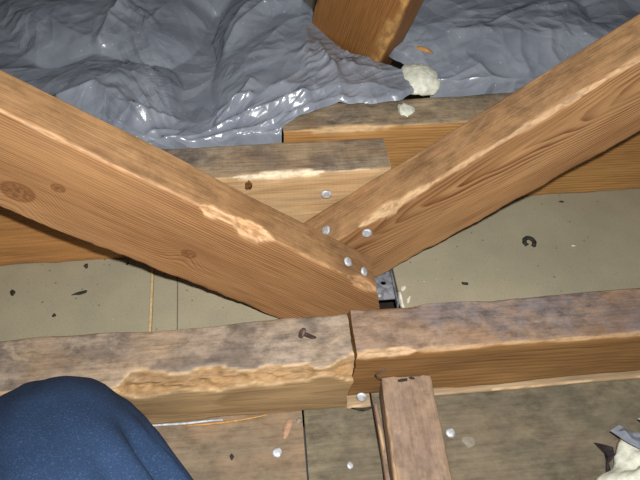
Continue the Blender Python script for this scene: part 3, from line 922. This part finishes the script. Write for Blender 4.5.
def base_right(U, V):
    return 0.1425 + 0.030 * sstep(0.70, 0.80, V) + 0.012 * np.exp(-(((U - 0.36) / 0.12) ** 2 + ((V - 0.80) / 0.07) ** 2)) + 0.03 * np.clip(V - 0.75, 0, 0.6)


U, V, Z, hem, vf, _ = sheet('r', 0.160, 1.25, [(0.150, 0.81), (0.172, 0.772), (0.198, 0.748), (0.2145, 0.7075), (0.24, 0.7035), (1.25, 0.7035)], 1.35, RIGHT, base_right, None, 11, 460, 320)
low = np.where(U > 0.21, 0.1375, 0.140)
Z = low + (np.maximum(Z, low + 0.0015) - low) * hem
Z = Z - 0.03 * (1 - sstep(0.0, 0.006, V - vf[:, None])) * (U > 0.215)
right_sheet = finish_sheet('plastic_sheet', U, V, Z, np.ones_like(U, bool), M['plastic'])
tag(right_sheet, 'smoother grey plastic sheeting right of the amber strut behind the joist', 'plastic sheet')


ws = flake('wood_chip', 0.212, 0.765, 0.168, 0.016, 0.005, 0.004, M['splinter'], None, 83, -0.5)
tag(ws, 'orange wood chip lying on the plastic right of the strut foot', 'wood chip')

# ================================================================== INSULATION TUFTS
def tuft(name, loc, size, seed, nn=48, rough=0.22):
    V, F = [], []
    th = np.linspace(0, math.pi, nn // 2 + 1)
    ph = np.linspace(0, 2 * math.pi, nn, endpoint=False)
    T, P = np.meshgrid(th, ph, indexing='ij')
    X, Y, Zs = np.sin(T) * np.cos(P), np.sin(T) * np.sin(P), np.cos(T)
    r = 1 + rough * fbm(X * 1.6, Y * 1.6, Zs * 1.6, seed, 3, 0.45) + 0.04 * fbm(X * 7, Y * 7, Zs * 7, seed + 9, 2)
    Vv = np.stack([X * r * size[0], Y * r * size[1], Zs * r * size[2]], -1)
    Vv[..., 2] = np.maximum(Vv[..., 2], -0.35 * size[2])
    idx = np.arange(T.size).reshape(T.shape)
    nxt = np.roll(idx, -1, 1)
    F = np.stack([idx[:-1], idx[1:], nxt[1:], nxt[:-1]], -1).reshape(-1, 4)
    o = mesh_obj(name, Vv.reshape(-1, 3), F, M['wool'])
    o.location = loc
    return o


tag(tuft('insulation_tuft', (0.203, 0.727, 0.144), (0.028, 0.034, 0.018), 51, 48, 0.14), 'white insulation tuft poking out beside the foot of the amber strut', 'insulation')
tag(tuft('insulation_tuft', (0.1735, 0.668, 0.1385), (0.010, 0.014, 0.004), 52, 36, 0.35), 'small white fluff stuck on top of the honey joist', 'insulation')
tag(tuft('insulation_tuft', (0.357, 0.200, 0.012), (0.062, 0.058, 0.036), 53, 72, 0.28), 'lump of off white insulation on the floor board at the lower right', 'insulation')


def scrap(name, pts, z, seed, mat):
    """small torn piece of film: ragged outline, curled, with thickness"""
    c0 = (sum(p[0] for p in pts) / len(pts), sum(p[1] for p in pts) / len(pts))
    V, F = [], []
    nl = 5
    n = len(pts)
    for side in (0, 1):
        for i in range(nl):
            t = i / (nl - 1)
            for k, (x, y) in enumerate(pts):
                px, py = c0[0] + (x - c0[0]) * t, c0[1] + (y - c0[1]) * t
                zz = z + 0.010 * float(vnoise(px * 90, py * 90, 0.3, seed)) + 0.006 * t * float(vnoise(k * 1.7, 0.2, 0.1, seed))
                V.append((px, py, zz - side * 0.0004))
    for side in (0, 1):
        o_ = side * nl * n
        for i in range(nl - 1):
            for k in range(n):
                k2 = (k + 1) % n
                f_ = (o_ + i * n + k, o_ + (i + 1) * n + k, o_ + (i + 1) * n + k2, o_ + i * n + k2)
                F.append(f_ if side == 0 else f_[::-1])
    for k in range(n):
        k2 = (k + 1) % n
        a = (nl - 1) * n
        F.append((a + k, nl * n + a + k, nl * n + a + k2, a + k2))
    return mesh_obj(name, V, F, mat, None, None, False)


M['film_dark'] = plain('dark_film_inside', (58, 52, 58), (34, 30, 34), 90, 0.5, 0.4)
o = scrap('plastic_scrap', [(0.312, 0.262), (0.322, 0.266), (0.333, 0.258), (0.346, 0.256), (0.352, 0.247), (0.340, 0.242), (0.328, 0.238), (0.320, 0.246)], 0.030, 61, M['plastic'])
tag(o, 'torn grey plastic scrap on the edge of the insulation lump', 'plastic scrap')
o = scrap('plastic_scrap', [(0.345, 0.272), (0.360, 0.275), (0.375, 0.270), (0.378, 0.258), (0.362, 0.254), (0.350, 0.258)], 0.034, 62, M['plastic'])
tag(o, 'torn grey plastic scrap at the right edge behind the insulation lump', 'plastic scrap')
o = scrap('plastic_scrap', [(0.303, 0.262), (0.311, 0.262), (0.318, 0.254), (0.314, 0.243), (0.307, 0.238), (0.305, 0.226), (0.299, 0.214), (0.299, 0.226), (0.303, 0.240), (0.309, 0.250)], 0.010, 63, M['film_dark'])
tag(o, 'ragged dark strip of film along the left edge of the insulation lump', 'plastic scrap')


# ================================================================== THE KNEELING PERSON (one bent leg in view)
def leg():
    root = empty('person', (-0.13, 0.02, 0.0))
    lift = np.array([0.010, 0.038, 0.044])
    tag(root, 'crouching person in blue jeans, only the bent knee in view', 'person')
    ctrl = [((0.02, -0.46, 0.150), 0.100), ((0.00, -0.34, 0.158), 0.098), ((-0.04, -0.20, 0.168), 0.092), ((-0.072, -0.06, 0.178), 0.084),
            ((-0.116, 0.05, 0.186), 0.077), ((-0.148, 0.115, 0.183), 0.068), ((-0.164, 0.146, 0.164), 0.060), ((-0.165, 0.142, 0.132), 0.058),
            ((-0.160, 0.105, 0.098), 0.060), ((-0.140, 0.04, 0.078), 0.060), ((-0.132, -0.05, 0.064), 0.055), ((-0.125, -0.16, 0.054), 0.047), ((-0.12, -0.25, 0.050), 0.045)]
    P = np.array([c_[0] for c_ in ctrl])
    P = P + lift * np.clip(np.array([1, 1, 1, 1, 1, 1, 1, 0.9, 0.75, 0.5, 0.25, 0, 0]), 0, 1)[:, None]
    Rr = np.array([c_[1] for c_ in ctrl])
    k = np.arange(len(ctrl))
    ts = np.linspace(0, len(ctrl) - 1, 220)

    def cat(A):
        i = np.clip(np.floor(ts).astype(int), 0, len(k) - 2)
        f_ = ts - i
        g = lambda j: A[np.clip(j, 0, len(k) - 1)]
        f_ = f_[:, None] if A.ndim > 1 else f_
        return 0.5 * (2 * g(i) + (g(i + 1) - g(i - 1)) * f_ + (2 * g(i - 1) - 5 * g(i) + 4 * g(i + 1) - g(i + 2)) * f_ ** 2 + (3 * g(i) - g(i - 1) - 3 * g(i + 1) + g(i + 2)) * f_ ** 3)
    C_, R_ = cat(P), cat(Rr)
    T = np.gradient(C_, axis=0)
    T /= np.linalg.norm(T, axis=1)[:, None]
    side = np.array([0.95, 0.3, 0.0])
    seg = 120
    V = []
    for i in range(len(ts)):
        a = side - T[i] * (side @ T[i]); a /= np.linalg.norm(a)
        b = np.cross(a, T[i])
        ang = np.linspace(0, 2 * math.pi, seg, endpoint=False)
        s_ = ts[i]
        cx, cy = np.cos(ang), np.sin(ang)
        r = R_[i] * np.ones(seg)
        # folds of cloth: run out from the knee along the thigh, and bunch behind the bend
        for (a0, s0, s1, dep, wd, slant) in ((0.35, 1.5, 5.3, 0.010, 0.10, 0.10), (0.72, 1.5, 5.2, 0.011, 0.09, 0.13), (1.08, 1.2, 4.9, 0.009, 0.09, 0.12), (1.9, 1.0, 4.5, 0.005, 0.14, 0.08)):
            c0 = a0 + slant * (s_ - 4.5)
            dd = np.angle(np.exp(1j * (ang - c0)))
            win = float(sstep(s0, s0 + 0.8, s_) * (1 - sstep(s1 - 1.0, s1, s_)))
            r = r - dep * win * np.exp(-(dd / wd) ** 2) + 0.6 * dep * win * np.exp(-((dd - 2 * wd) / (1.2 * wd)) ** 2)
        r = r + 0.0025 * fbm(cx * 2.2 + 3, cy * 2.2, s_ * 0.9, 70, 3)
        V.append(C_[i] + r[:, None] * (cx[:, None] * a + cy[:, None] * b))
    V = np.array(V)
    V[..., 2] = np.maximum(V[..., 2], 0.003)
    n = len(ts)
    idx = np.arange(n * seg).reshape(n, seg)
    nx_ = np.roll(idx, -1, 1)
    F = np.stack([idx[:-1], idx[1:], nx_[1:], nx_[:-1]], -1).reshape(-1, 4).tolist()
    F += [idx[0].tolist(), idx[-1][::-1].tolist()]
    o = mesh_obj('jeans_leg', V.reshape(-1, 3), F, M['denim'], root)
    o.matrix_parent_inverse = Matrix.Translation(root.location).inverted()
    # shoe behind the shin, toes on the boards
    sv, sf = [], []
    prof = [(-0.23, 0.030, 0.036, 0.052), (-0.26, 0.034, 0.040, 0.060), (-0.30, 0.037, 0.040, 0.055), (-0.35, 0.042, 0.036, 0.046), (-0.41, 0.043, 0.030, 0.036), (-0.45, 0.034, 0.024, 0.030), (-0.47, 0.014, 0.018, 0.020)]
    for (y, hw, hh_, zc) in prof:
        for q in range(20):
            a = 2 * math.pi * q / 20
            sv.append((-0.12 + hw * math.cos(a), y, max(0.002, zc + hh_ * math.sin(a))))
    for i in range(len(prof) - 1):
        for q in range(20):
            q2 = (q + 1) % 20
            sf.append((i * 20 + q, i * 20 + q2, (i + 1) * 20 + q2, (i + 1) * 20 + q))
    sf += [list(range(19, -1, -1)), [(len(prof) - 1) * 20 + q for q in range(20)]]
    so = mesh_obj('shoe', sv, sf, M['sole'], root)
    so.matrix_parent_inverse = Matrix.Translation(root.location).inverted()


leg()
